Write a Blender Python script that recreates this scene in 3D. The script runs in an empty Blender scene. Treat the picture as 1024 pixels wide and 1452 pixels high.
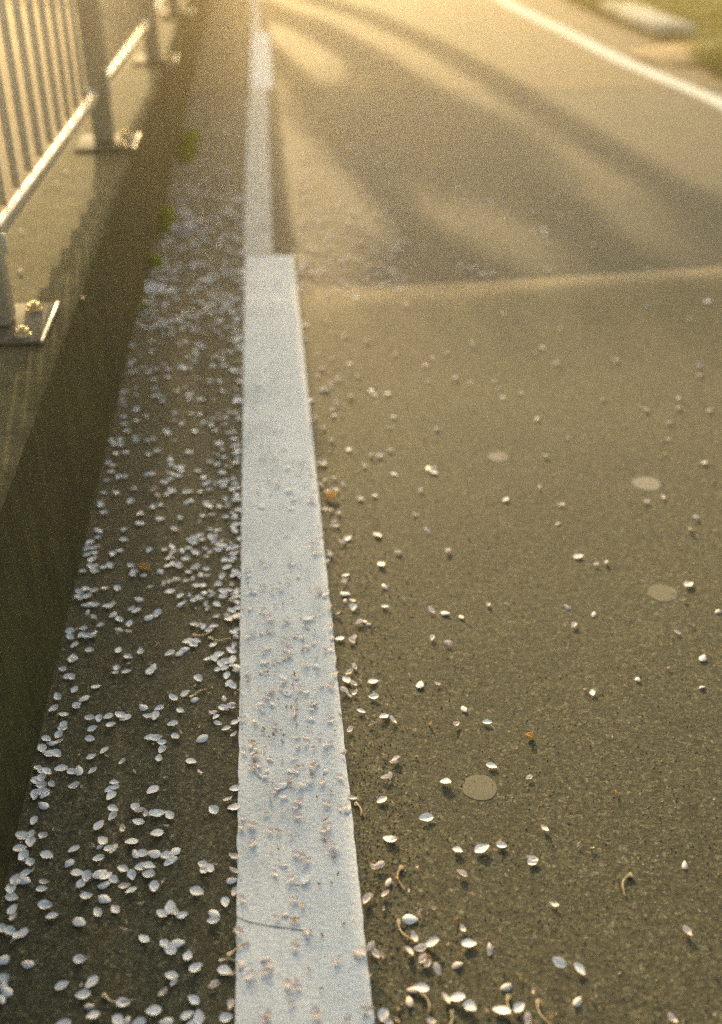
import bpy, bmesh, math, random
from math import radians as R, sin, cos, tan, atan, exp, pi
from mathutils import Vector, Matrix, noise

# ------------------------------------------------------------------ camera, light, exposure
S = bpy.context.scene
COL = S.collection
CAM_H, F_PX, PITCH, YAW = 1.06, 1500.0, R(32.5), R(5.07)     # yaw to the right of the road (+Y)
SUN_AZ, SUN_EL = R(-7.0), R(19.0)                             # azimuth from +Y, clockwise positive

cam_data = bpy.data.cameras.new('camera')
cam = bpy.data.objects.new('camera', cam_data); COL.objects.link(cam)
cam.location = (0, 0, CAM_H)
cam.rotation_euler = (pi / 2 - PITCH, 0, -YAW)
cam_data.sensor_fit = 'VERTICAL'; cam_data.sensor_height = 36.0
cam_data.lens = F_PX / 1452 * 36
cam_data.clip_start = 0.02; cam_data.clip_end = 1500
cam_data.dof.use_dof = True
cam_data.dof.focus_distance = 1.42
cam_data.dof.aperture_fstop = 2.0
S.camera = cam

world = bpy.data.worlds.new('World'); S.world = world; world.use_nodes = True
wn = world.node_tree.nodes; wl = world.node_tree.links
bg = wn['Background']; sky = wn.new('ShaderNodeTexSky')
sky.sky_type = 'NISHITA'; sky.sun_disc = False
sky.sun_elevation = SUN_EL; sky.sun_rotation = SUN_AZ
sky.air_density = 1.0; sky.dust_density = 5.0; sky.ozone_density = 1.0
tint = wn.new('ShaderNodeMix'); tint.data_type = 'RGBA'; tint.blend_type = 'MULTIPLY'; tint.inputs[0].default_value = 1
tint.inputs[7].default_value = (.93, 1.0, .95, 1)                # mild green cast multiplied into the sky light
wl.new(sky.outputs[0], tint.inputs[6]); wl.new(tint.outputs[2], bg.inputs[0]); bg.inputs[1].default_value = 0.15

sun_d = bpy.data.lights.new('sun', 'SUN'); sun = bpy.data.objects.new('sun', sun_d); COL.objects.link(sun)
sun_d.energy = 5.0; sun_d.angle = R(0.5); sun_d.color = (1.0, 0.72, 0.36)
to_sun = Vector((sin(SUN_AZ) * cos(SUN_EL), cos(SUN_AZ) * cos(SUN_EL), sin(SUN_EL)))
sun.rotation_euler = to_sun.to_track_quat('Z', 'Y').to_euler()

S.view_settings.view_transform = 'Standard'; S.view_settings.look = 'None'
S.view_settings.gamma = 1; S.view_settings.use_curve_mapping = False
S.view_settings.exposure = 1.12
S.cycles.use_denoising = False
S.cycles.max_bounces = 6; S.cycles.diffuse_bounces = 3; S.cycles.volume_bounces = 0; S.cycles.sample_clamp_indirect = 2.0
S.cycles.transparent_max_bounces = 6
FLARE_HAZE_DENSITY = 0.022

# ------------------------------------------------------------------ helpers
rnd = random.Random(11)

def at(px, py, z=0.0):
    """the point of the level z that the photograph shows at pixel (px, py) of 1024 x 1452"""
    u, v = (px - 512) / F_PX, (py - 726) / F_PX
    fx, fy, fz = 0, cos(PITCH), -sin(PITCH)
    ux, uy, uz = 0, -sin(PITCH), -cos(PITCH)
    d = (u, fy + uy * v, fz + uz * v)
    t = (z - CAM_H) / d[2]
    x, y = d[0] * t, d[1] * t
    return Vector((x * cos(YAW) + y * sin(YAW), -x * sin(YAW) + y * cos(YAW), z))

def obj(name, verts, faces, mat, parent=None, smooth=False, mats=None, mi=None):
    me = bpy.data.meshes.new(name); me.from_pydata([tuple(v) for v in verts], [], faces)
    for m in (mats or [mat]): me.materials.append(m)
    if mi: me.polygons.foreach_set('material_index', mi)
    if smooth: me.polygons.foreach_set('use_smooth', [True] * len(me.polygons))
    me.update()
    o = bpy.data.objects.new(name, me); COL.objects.link(o)
    if parent: o.parent = parent
    return o

def inst(name, me, parent=None, loc=(0, 0, 0), rot=(0, 0, 0), sc=(1, 1, 1)):
    o = bpy.data.objects.new(name, me); COL.objects.link(o)
    if parent: o.parent = parent
    o.location = loc; o.rotation_euler = rot; o.scale = sc
    return o

def tag(o, label, cat, group=None):
    o['label'] = label; o['category'] = cat
    if group: o['group'] = group
    return o

def empty(name, loc=(0, 0, 0)):
    o = bpy.data.objects.new(name, None); COL.objects.link(o); o.location = loc
    o.empty_display_size = 0.05
    return o

def bm_mesh(name, bm, mat, smooth=False):
    me = bpy.data.meshes.new(name); bm.to_mesh(me); bm.free(); me.materials.append(mat)
    if smooth: me.polygons.foreach_set('use_smooth', [True] * len(me.polygons))
    return me

def box_mesh(name, sx, sy, sz, mat, bev=0.0, z0=0.0, seg=2):
    bm = bmesh.new(); bmesh.ops.create_cube(bm, size=1)
    for v in bm.verts: v.co = Vector((v.co.x * sx, v.co.y * sy, (v.co.z + .5) * sz + z0))
    if bev: bmesh.ops.bevel(bm, geom=bm.edges[:], offset=bev, segments=seg, affect='EDGES', profile=.5)
    return bm_mesh(name, bm, mat, bool(bev))

def n3(x, y, z=0): return noise.noise(Vector((x, y, z)))

# ------------------------------------------------------------------ materials
def mat(name):
    m = bpy.data.materials.new(name); m.use_nodes = True
    nt = m.node_tree; b = nt.nodes['Principled BSDF']
    return m, nt, b

def N(nt, kind, **kw):
    n = nt.nodes.new(kind)
    for k, v in kw.items():
        if k in n.inputs: n.inputs[k].default_value = v
        else: setattr(n, k, v)
    return n

def ramp(nt, src, pts):
    r = nt.nodes.new('ShaderNodeValToRGB'); e = r.color_ramp.elements
    while len(e) < len(pts): e.new(.5)
    for i, (p, c) in enumerate(pts):
        e[i].position = p; e[i].color = (*c, 1) if len(c) == 3 else c
    nt.links.new(src, r.inputs[0]); return r

def mixc(nt, fac, a, b, mode='MIX'):
    m = nt.nodes.new('ShaderNodeMix'); m.data_type = 'RGBA'; m.blend_type = mode
    for sock, val in ((m.inputs[0], fac), (m.inputs[6], a), (m.inputs[7], b)):
        if hasattr(val, 'links'): nt.links.new(val, sock)
        elif isinstance(val, (int, float)): sock.default_value = val
        else: sock.default_value = (*val, 1)
    return m.outputs[2]

def bump(nt, b, height, strength=.5, dist=.002, prev=None):
    n = nt.nodes.new('ShaderNodeBump'); n.inputs['Strength'].default_value = strength
    n.inputs['Distance'].default_value = dist
    nt.links.new(height, n.inputs['Height'])
    if prev: nt.links.new(prev, n.inputs['Normal'])
    nt.links.new(n.outputs[0], b.inputs['Normal']); return n.outputs[0]

def asphalt(name='asphalt', tint=(1, 1, 1)):
    m, nt, b = mat(name); L = nt.links
    co = nt.nodes.new('ShaderNodeNewGeometry').outputs['Position']
    wob = N(nt, 'ShaderNodeTexNoise', Scale=120.0, Detail=2.0); L.new(co, wob.inputs['Vector'])
    wm = N(nt, 'ShaderNodeVectorMath', operation='MULTIPLY_ADD'); L.new(wob.outputs[1], wm.inputs[0]); wm.inputs[1].default_value = (.008, .008, .008); L.new(co, wm.inputs[2])
    v1 = N(nt, 'ShaderNodeTexVoronoi', Scale=270.0); L.new(wm.outputs[0], v1.inputs['Vector'])
    v2 = N(nt, 'ShaderNodeTexVoronoi', Scale=560.0); L.new(co, v2.inputs['Vector'])
    big = N(nt, 'ShaderNodeTexNoise', Scale=1.6, Detail=7.0, Roughness=.68); L.new(co, big.inputs['Vector'])
    mid = N(nt, 'ShaderNodeTexNoise', Scale=75.0, Detail=6.0, Roughness=.8); L.new(co, mid.inputs['Vector'])
    sep = nt.nodes.new('ShaderNodeSeparateColor'); L.new(v1.outputs['Color'], sep.inputs[0])
    stone = ramp(nt, sep.outputs[0], [(0, (.048, .045, .027)), (.45, (.078, .073, .044)), (.80, (.105, .097, .058)), (.94, (.15, .137, .09)), (1, (.24, .215, .15))])
    sep2 = nt.nodes.new('ShaderNodeSeparateColor'); L.new(v2.outputs['Color'], sep2.inputs[0])
    fine = ramp(nt, sep2.outputs[1], [(0, (.55, .55, .55)), (.9, (1.25, 1.23, 1.2)), (1, (1.7, 1.65, 1.55))])
    c = mixc(nt, 1.0, stone.outputs[0], fine.outputs[0], 'MULTIPLY')
    midr = ramp(nt, mid.outputs[0], [(.30, (.45, .45, .42)), (.45, (.95, .95, .95)), (.7, (1.15, 1.15, 1.12))])
    c = mixc(nt, 1.0, c, midr.outputs[0], 'MULTIPLY')
    bigr = ramp(nt, big.outputs[0], [(.3, (.80, .83, .82)), (.7, (1.20, 1.15, 1.06))])
    c = mixc(nt, 1.0, c, bigr.outputs[0], 'MULTIPLY')
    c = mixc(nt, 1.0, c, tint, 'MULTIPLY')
    at_ = N(nt, 'ShaderNodeAttribute', attribute_name='sunlit_dust')
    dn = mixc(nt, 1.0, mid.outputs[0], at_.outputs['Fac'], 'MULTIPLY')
    c = mixc(nt, dn, c, (.19, .15, .095))  # sandy colour that also paints the joint's sunlit band lighter
    L.new(c, b.inputs['Base Color']); b.inputs['Roughness'].default_value = .82
    b.inputs['Specular IOR Level'].default_value = .35
    inv = N(nt, 'ShaderNodeMath', operation='MULTIPLY'); L.new(sep.outputs[2], inv.inputs[0]); inv.inputs[1].default_value = 1
    n1 = bump(nt, b, inv.outputs[0], .35, .0011)
    bump(nt, b, mid.outputs[0], .55, .0040, n1)
    return m

def paint(name, wear, dim=1.0):
    m, nt, b = mat(name); L = nt.links
    co = nt.nodes.new('ShaderNodeNewGeometry').outputs['Position']
    sp = N(nt, 'ShaderNodeTexNoise', Scale=260.0, Detail=3.0, Roughness=.7); L.new(co, sp.inputs['Vector'])
    big = N(nt, 'ShaderNodeTexNoise', Scale=9.0, Detail=6.0, Roughness=.65); L.new(co, big.inputs['Vector'])
    v = N(nt, 'ShaderNodeTexVoronoi', Scale=150.0); L.new(co, v.inputs['Vector'])
    base = ramp(nt, big.outputs[0], [(.3, (.50, .54, .55)), (.5, (.64, .665, .665)), (.7, (.70, .72, .715))])
    speck = ramp(nt, sp.outputs[0], [(.28, (.42, .40, .34)), (.40, (.92, .92, .91)), (.7, (1, 1, 1))])
    c = mixc(nt, 1.0, base.outputs[0], speck.outputs[0], 'MULTIPLY')
    worn = N(nt, 'ShaderNodeTexNoise', Scale=38.0, Detail=8.0, Roughness=.75); L.new(co, worn.inputs['Vector'])
    w = ramp(nt, worn.outputs[0], [(wear, (1, 1, 1)), (wear + .07, (0, 0, 0))])
    c = mixc(nt, w.outputs[0], c, (.16, .15, .11))
    if dim != 1: c = mixc(nt, 1.0, c, (dim, dim, dim * .98), 'MULTIPLY')
    L.new(c, b.inputs['Base Color']); b.inputs['Roughness'].default_value = .75
    b.inputs['Specular IOR Level'].default_value = .3
    n1 = bump(nt, b, v.outputs['Distance'], .35, .0015)
    bump(nt, b, sp.outputs[0], .35, .001, n1)
    return m

def concrete(name, ca, cb, moss, streak=False):
    m, nt, b = mat(name); L = nt.links
    co = nt.nodes.new('ShaderNodeNewGeometry').outputs['Position']
    mp = nt.nodes.new('ShaderNodeMapping'); L.new(co, mp.inputs[0])
    mp.inputs['Scale'].default_value = (1, 1, .12) if streak else (1, 1, 1)
    a = N(nt, 'ShaderNodeTexNoise', Scale=22.0 if streak else 14.0, Detail=7.0, Roughness=.65); L.new(mp.outputs[0], a.inputs['Vector'])
    g = N(nt, 'ShaderNodeTexNoise', Scale=220.0, Detail=4.0, Roughness=.7); L.new(co, g.inputs['Vector'])
    d = N(nt, 'ShaderNodeTexNoise', Scale=5.0, Detail=6.0, Roughness=.7); L.new(co, d.inputs['Vector'])
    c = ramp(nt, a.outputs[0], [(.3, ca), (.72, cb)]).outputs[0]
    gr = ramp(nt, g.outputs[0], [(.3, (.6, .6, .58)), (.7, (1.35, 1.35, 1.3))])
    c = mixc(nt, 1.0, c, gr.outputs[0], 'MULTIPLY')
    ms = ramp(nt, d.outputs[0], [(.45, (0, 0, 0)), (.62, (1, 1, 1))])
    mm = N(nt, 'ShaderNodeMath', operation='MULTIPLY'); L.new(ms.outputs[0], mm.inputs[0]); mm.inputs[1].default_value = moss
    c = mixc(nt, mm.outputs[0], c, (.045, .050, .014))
    pk = N(nt, 'ShaderNodeTexNoise', Scale=46.0, Detail=9.0, Roughness=.8); L.new(mp.outputs[0], pk.inputs['Vector'])
    pr = ramp(nt, pk.outputs[0], [(.36, (.55, .56, .5)), (.5, (1, 1, 1)), (.68, (1.5, 1.48, 1.35))])
    c = mixc(nt, 1.0, c, pr.outputs[0], 'MULTIPLY')
    L.new(c, b.inputs['Base Color']); b.inputs['Roughness'].default_value = .92
    b.inputs['Specular IOR Level'].default_value = .2
    n1 = bump(nt, b, g.outputs[0], .7, .003)
    bump(nt, b, a.outputs[0], .5, .006, n1)
    return m

def plain(name, col, rough=.6, metal=0.0, sc=60.0, amp=.25, bs=.3, bd=.001):
    m, nt, b = mat(name); L = nt.links
    tc = nt.nodes.new('ShaderNodeTexCoord').outputs['Object']
    n = N(nt, 'ShaderNodeTexNoise', Scale=sc, Detail=5.0, Roughness=.65); L.new(tc, n.inputs['Vector'])
    r = ramp(nt, n.outputs[0], [(.3, tuple(c * (1 - amp) for c in col)), (.7, tuple(min(1, c * (1 + amp)) for c in col))])
    L.new(r.outputs[0], b.inputs['Base Color'])
    b.inputs['Roughness'].default_value = rough; b.inputs['Metallic'].default_value = metal
    bump(nt, b, n.outputs[0], bs, bd)
    return m

def petal_mat(name, ca, cb, cbase, trans=.45):
    """thin petal: veins along its length, darker claw, light passing through it"""
    m, nt, b = mat(name); L = nt.links
    tc = nt.nodes.new('ShaderNodeTexCoord').outputs['Object']
    sep = nt.nodes.new('ShaderNodeSeparateXYZ'); L.new(tc, sep.inputs[0])
    mp = nt.nodes.new('ShaderNodeMapping'); L.new(tc, mp.inputs[0]); mp.inputs['Scale'].default_value = (1.0, .12, 1)
    v = N(nt, 'ShaderNodeTexNoise', Scale=900.0, Detail=3.0); L.new(mp.outputs[0], v.inputs['Vector'])
    oi = nt.nodes.new('ShaderNodeObjectInfo')
    c0 = mixc(nt, oi.outputs['Random'], ca, cb)
    vr = ramp(nt, v.outputs[0], [(.35, (.86, .82, .82)), (.6, (1.04, 1.04, 1.04))])
    c0 = mixc(nt, 1.0, c0, vr.outputs[0], 'MULTIPLY')
    mr = nt.nodes.new('ShaderNodeMapRange'); L.new(sep.outputs[1], mr.inputs[0])
    mr.inputs[1].default_value = -.0035; mr.inputs[2].default_value = -.0085; mr.inputs[3].default_value = 0; mr.inputs[4].default_value = .8
    c0 = mixc(nt, mr.outputs[0], c0, cbase)
    L.new(c0, b.inputs['Base Color']); b.inputs['Roughness'].default_value = .5
    t = nt.nodes.new('ShaderNodeBsdfTranslucent'); L.new(c0, t.inputs[0])
    ms = nt.nodes.new('ShaderNodeMixShader'); ms.inputs[0].default_value = trans
    L.new(b.outputs[0], ms.inputs[1]); L.new(t.outputs[0], ms.inputs[2])
    L.new(ms.outputs[0], nt.nodes['Material Output'].inputs[0])
    return m

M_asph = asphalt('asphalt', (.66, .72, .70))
M_asph_far = asphalt('shade_blue_asphalt', (.56, .66, .86))  # darker pavement, with the blue of the shadow bands mixed into its tint
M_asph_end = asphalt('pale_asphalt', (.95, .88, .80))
M_line = paint('line_paint', .19)
M_line_worn = paint('worn_line_paint', .40, .62)
M_line_far = paint('far_line_paint', .30, .82)
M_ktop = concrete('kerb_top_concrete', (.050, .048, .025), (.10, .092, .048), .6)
M_kface = concrete('kerb_face_concrete', (.016, .021, .006), (.040, .046, .016), .7, True)  # mossy, and greened further to carry the tint of its shade
M_pale = concrete('pale_concrete', (.50, .48, .44), (.66, .63, .58), .05)
M_soil = plain('soil', (.15, .135, .05), .95, 0, 9.0, .5, .8, .02)
M_sand = plain('sand', (.28, .205, .11), .95, 0, 14.0, .3, .8, .01)
M_post = plain('weathered_post', (.34, .295, .20), .6, 0, 80.0, .3, .2, .0006)
M_far = plain('far_ground', (.085, .075, .05), .9, 0, .6, .25, .5, .05)
M_bank = plain('dry_bank', (.11, .09, .06), .95, 0, 5.0, .3, .7, .02)
M_metal = plain('fence_paint', (.82, .72, .54), .55, .0, 80.0, .18, .1, .0004)
M_steel = plain('galvanised_steel', (.60, .55, .45), .42, .7, 60.0, .2, .15, .0005)
M_plate = plain('weathered_plate', (.075, .07, .045), .85, .0, 90.0, .4, .4, .001)
M_brass = plain('brass_bolt', (.72, .54, .25), .45, .4, 120.0, .2, .2, .0005)
M_pw = petal_mat('petal_white', (.93, .91, .88), (.90, .92, .90), (.85, .72, .66), .22)
M_pp = petal_mat('petal_pink', (.90, .77, .68), (.90, .83, .77), (.74, .48, .36), .3)
M_pb = petal_mat('petal_wilting', (.74, .56, .38), (.82, .68, .54), (.50, .32, .16), .35)
M_bract = petal_mat('bract', (.50, .30, .10), (.42, .30, .14), (.30, .16, .06), .3)
M_stalk = petal_mat('stalk', (.72, .56, .36), (.66, .58, .34), (.4, .25, .12), .3)
M_leaf = petal_mat('dry_leaf', (.72, .48, .14), (.72, .48, .14), (.6, .38, .10), .4) or plain('dry_leaf', (.48, .30, .08), .6, 0, 300.0, .35, .4, .0008)
M_gum = plain('gum', (.135, .125, .082), .9, 0, 150.0, .12, .1, .0004)
M_gum_pale = plain('pale_gum', (.20, .185, .15), .9, 0, 150.0, .12, .3, .0004)
M_grass = petal_mat('grass_blade', (.09, .12, .015), (.14, .16, .03), (.09, .12, .015), .4)
M_weed = petal_mat('weed_leaf', (.15, .24, .02), (.22, .30, .04), (.15, .24, .02), .5)
M_moss = plain('moss', (.050, .095, .012), .9, 0, 300.0, .4, .5, .002)
M_bark = plain('bark', (.10, .07, .045), .9, 0, 12.0, .4, .8, .02)
M_blossom = petal_mat('blossom', (.80, .66, .66), (.84, .74, .72), (.8, .6, .6), .4)
M_grit = [plain('grit_' + n, c, .85, 0, 400.0, .3, .3, .0004) for n, c in
          (('dark', (.05, .048, .036)), ('olive', (.13, .115, .06)), ('ochre', (.30, .21, .08)), ('pale', (.42, .38, .28)))]
M_crack = plain('crack', (.05, .048, .036), .95)

# ------------------------------------------------------------------ ground and road
SEAM = [at(0, 418), at(430, 406), at(650, 394), at(860, 378), at(1024, 366), at(1500, 330)]
def seam_y(x):
    p = SEAM
    for a, b in zip(p, p[1:]):
        if x <= b.x or b is p[-1]:
            t = (x - a.x) / (b.x - a.x); return a.y + t * (b.y - a.y)
def sm(a, b, x):
    t = max(0, min(1, (x - a) / (b - a))); return t * t * (3 - 2 * t)
def drop(x): return .003 + .011 * sm(.07, .30, x) + .014 * sm(.2, 1.3, x)
def road_z(x, y):
    s = seam_y(x) - y
    d = drop(x)
    und = .0025 * n3(x * 1.7, y * 1.1, 3) + .001 * n3(x * 6, y * 5, 8)
    if s < 0: return -d + und * min(1, -s * 4) - .0
    crest = .006 + .35 * d
    H = crest + d - .003
    up = crest * sm(.75, .20, s) if s > .20 else crest - H * ((1 - s / .16) if s < .12 else .25 * ((.20 - s) / .08) ** 2)
    return up + und * min(1, s * 4)

def fr(a, b, n): return [a + (b - a) * i / n for i in range(n + 1)]
KX = -.352                                            # foot of the kerb
def sheet(name, xs, rows, mt, zoff=0):
    """rows: function j -> list of y for each x"""
    vs, fs = [], []
    for ys in rows:
        for x, y in zip(xs, ys): vs.append((x, y, road_z(x, y) + zoff))
    n = len(xs)
    for j in range(len(rows) - 1):
        for i in range(n - 1):
            a = j * n + i; fs.append((a, a + 1, a + n + 1, a + n))
    return obj(name, vs, fs, mt, smooth=True)

xs = fr(-.37, 2.9, 66)
near_rows = []
for t in fr(0, 1, 150):
    q = 1 - (1 - t) ** 1.8
    near_rows.append([-2.0 + (seam_y(x) - 1e-4 + 2.0) * q for x in xs])
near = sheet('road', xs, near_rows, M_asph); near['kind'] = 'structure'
da = near.data.attributes.new('sunlit_dust', 'FLOAT', 'POINT')          # dusty tint along the joint, also painted in to brighten the sunlit band
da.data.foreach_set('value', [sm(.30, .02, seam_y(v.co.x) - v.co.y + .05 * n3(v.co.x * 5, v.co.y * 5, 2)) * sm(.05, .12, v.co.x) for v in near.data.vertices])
far_rows = []
for t in fr(0, 1, 90):
    far_rows.append([seam_y(x) + 1e-4 + (5.62 - seam_y(x)) * t for x in xs])
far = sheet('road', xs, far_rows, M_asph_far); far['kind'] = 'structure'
end_rows = [[5.62 + 40.4 * t ** 2 for x in xs] for t in fr(0, 1, 60)]
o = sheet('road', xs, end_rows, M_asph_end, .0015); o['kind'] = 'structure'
# the small riser of the joint
vs = []; fs = []
for i, x in enumerate(xs):
    y = seam_y(x); vs += [(x, y, road_z(x, y - 1e-4)), (x, y, -drop(x) - .012)]
    if i: fs.append((2 * i - 2, 2 * i, 2 * i + 1, 2 * i - 1))
o = obj('road_joint', vs, fs, M_crack); o['kind'] = 'structure'

gs = 420
o = obj('ground', [(-gs, -gs, -1.9), (gs, -gs, -1.9), (gs, gs, -1.9), (-gs, gs, -1.9)], [(0, 1, 2, 3)], M_far); o['kind'] = 'structure'

# bank on the outer side of the kerb
vs, fs = [], []
prof = [(-.50, -.10), (-.9, -.14), (-1.8, -.22), (-3.2, -.5), (-5.5, -1.0), (-9.0, -1.95)]
for y in fr(-2, 60, 150):
    for k, (x, z) in enumerate(prof): vs.append((x, y, z + (.05 * n3(x * 1.3, y * 1.3, 7) if 0 < k < 5 else 0)))
for j in range(150):
    for i in range(5):
        a = j * 6 + i; fs.append((a, a + 6, a + 7, a + 1))
o = obj('bank', vs, fs, M_bank, smooth=True); o['kind'] = 'structure'

# embankment that carries the road, verge on the far side
vs, fs = [], []
prof = [(2.75, -.012), (3.1, .01), (4.2, .03), (6.0, .0), (9.0, -.4), (13.0, -1.95)]
ysv = fr(-2, 46, 120)
for y in ysv:
    for k, (x, z) in enumerate(prof):
        vs.append((x, y, z + (.03 * n3(x * 1.5, y * 1.5, 5) if 0 < k < 5 else 0)))
n = len(prof)
for j in range(len(ysv) - 1):
    for i in range(n - 1):
        a = j * n + i; fs.append((a, a + 1, a + n + 1, a + n))
o = obj('verge', vs, fs, M_soil, smooth=True); o['kind'] = 'structure'

# ------------------------------------------------------------------ painted lines
def edge_line(name, pts, mt, seg=.012, zo=.003, rough=.0012, holes=0, seedz=0):
    """pts: list of (y, xl, xr); a thick painted strip with slightly ragged edges"""
    y0, y1 = pts[0][0], pts[-1][0]
    n = max(4, int((y1 - y0) / seg)); vs, fs = [], []
    for j in range(n + 1):
        y = y0 + (y1 - y0) * j / n
        for a, b in zip(pts, pts[1:]):
            if y <= b[0] + 1e-9:
                t = (y - a[0]) / (b[0] - a[0]); xl = a[1] + t * (b[1] - a[1]); xr = a[2] + t * (b[2] - a[2]); break
        xl += rough * (n3(y * 60, 1, seedz) + 1.2 * n3(y * 160, 2, seedz)); xr += rough * (n3(y * 60, 5, seedz) + 1.2 * n3(y * 160, 6, seedz))
        row = []
        K = 6
        for i in range(K + 1):
            x = xl + (xr - xl) * i / K
            yy = y + (rough * n3(x * 90, y, 4) if j in (0, n) else 0)
            row.append((x, yy, road_z(x, y) + zo))
        row = [(xl - .0008, y, road_z(xl, y) - .001)] + row + [(xr + .0008, y, road_z(xr, y) - .001)]
        if j in (0, n) : pass
        vs += row
    m_ = 9
    for j in range(n):
        for i in range(m_ - 1):
            a = j * m_ + i; fs.append((a, a + 1, a + m_ + 1, a + m_))
    o = obj(name, vs, fs, mt, smooth=False); o['kind'] = 'structure'
    return o
def X(px, py): return at(px, py).x
def Y(py, px=360): return at(px, py).y
yseam = seam_y(.08)
LX = lambda py: X(330 + (1452 - py) * .0143, py)
lx0, lx1 = X(330, 1452), X(345, 400)
rx0, rx1 = X(531, 1452), X(416, 365)
yw = Y(362, 380)
wl_x = (lx0 + lx1) / 2 + .002; wr_x = (rx0 + rx1) / 2
edge_line('road_marking', [(-1.6, wl_x, wr_x), (yseam - .003, wl_x + .002, wr_x)], M_line, rough=.0016)
edge_line('road_marking', [(yseam + .003, wl_x + .002, wr_x), (yw, wl_x + .002, wr_x)], M_line, rough=.0016, seedz=3)
y2 = Y(126, 370)
ax, bx = X(345, 350), X(386, 350); cx_, dx_ = X(354, 130), X(379, 130)
edge_line('road_marking', [(yw + .004, ax, bx), (Y(200, 365), X(350, 200), X(381, 200)), (y2 - .004, cx_, dx_)], M_line_worn, rough=.004, seedz=5)
y3 = Y(45, 370)
edge_line('road_marking', [(y2, X(355, 126), X(388, 126)), (y3, X(357, 45), X(381, 45))], M_line, rough=.002, seedz=7)
edge_line('road_marking', [(y3 + .004, X(357, 45), X(369, 45)), (Y(2, 360), X(358, 2), X(367, 2)), (30, .16, .25)], M_line_worn, rough=.003, seedz=9)
P = [(1014, 133), (940, 103), (878, 77), (814, 45), (723, 1)]
rl = [(2.0, 2.82, 2.95)]
for px, py in P:
    g = at(px, py); rl.append((g.y, g.x - .055, g.x + .055))
rl[0] = (2.0, rl[1][1] + .14, rl[1][2] + .14)
rl.append((16, 1.97, 2.08)); rl.append((44, 2.2, 2.31))
edge_line('road_marking', rl, M_line_far, rough=.004, seg=.03, seedz=11)

# hairline crack across the near line
ck = [(334, 1299), (352, 1307), (371, 1311), (395, 1315), (416, 1318), (430, 1320), (445, 1328)]
vs, fs = [], []
for i, (px, py) in enumerate(ck):
    g = at(px, py, .003); w = (.0004, .0006, .0004, .0007, .0005, .0006, .0002)[i]
    z = road_z(g.x, g.y) + .0036
    vs += [(g.x, g.y - w, z), (g.x, g.y + w, z)]
    if i: fs.append((2 * i - 2, 2 * i, 2 * i + 1, 2 * i - 1))
o = obj('paint_crack', vs, fs, M_crack); o['kind'] = 'structure'

# ------------------------------------------------------------------ kerb wall with its fence
KH = .34
def kerb():
    root = empty('kerb_wall', (KX, 0, 0))
    tag(root, 'long raised concrete kerb with mossy face carrying the metal railing', 'kerb')
    ys = fr(-1.5, 8.0, 420) + fr(8.1, 44, 120)
    vs, fs, mi = [], [], []
    for y in ys:
        o_x = -.595 + .030 * min(max(y - 1.65, -1), 4.5)
        ec = .004 * n3(y * 9, 0, 1) + .003 * n3(y * 40, 0, 2)
        f = lambda k: .0035 * n3(y * 14, k * 1.7, 9)
        prof = [(KX - .001, -.05), (KX - .003 + f(1), .10), (KX - .006 + f(2), .20), (KX - .008 + f(3), .30),
                (KX - .010 + ec, KH - .014 + ec), (KX - .016 + ec, KH - .004 + ec * .7), (KX - .027, KH + ec * .4),
                (KX - .10, KH + .002 * n3(y * 8, 3, 3)), (o_x + .03, KH + .002 * n3(y * 8, 6, 3)), (o_x + .006, KH - .004), (o_x, KH - .02), (o_x, -1.95)]
        vs += [(x - KX, y, z) for x, z in prof]
    m_ = 12
    for j in range(len(ys) - 1):
        for i in range(m_ - 1):
            a = j * m_ + i; fs.append((a, a + m_, a + m_ + 1, a + 1)); mi.append(0)
    # face and top are separate parts since they look different
    fv = [f for f in fs if f[0] % m_ < 4]; tv = [f for f in fs if f[0] % m_ >= 4]
    def sub(name, faces, mt):
        used = sorted({i for f in faces for i in f}); mp = {u: k for k, u in enumerate(used)}
        return obj(name, [vs[u] for u in used], [tuple(mp[i] for i in f) for f in faces], mt, root, smooth=True)
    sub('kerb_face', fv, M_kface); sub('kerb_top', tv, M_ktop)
kerb()

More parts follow.
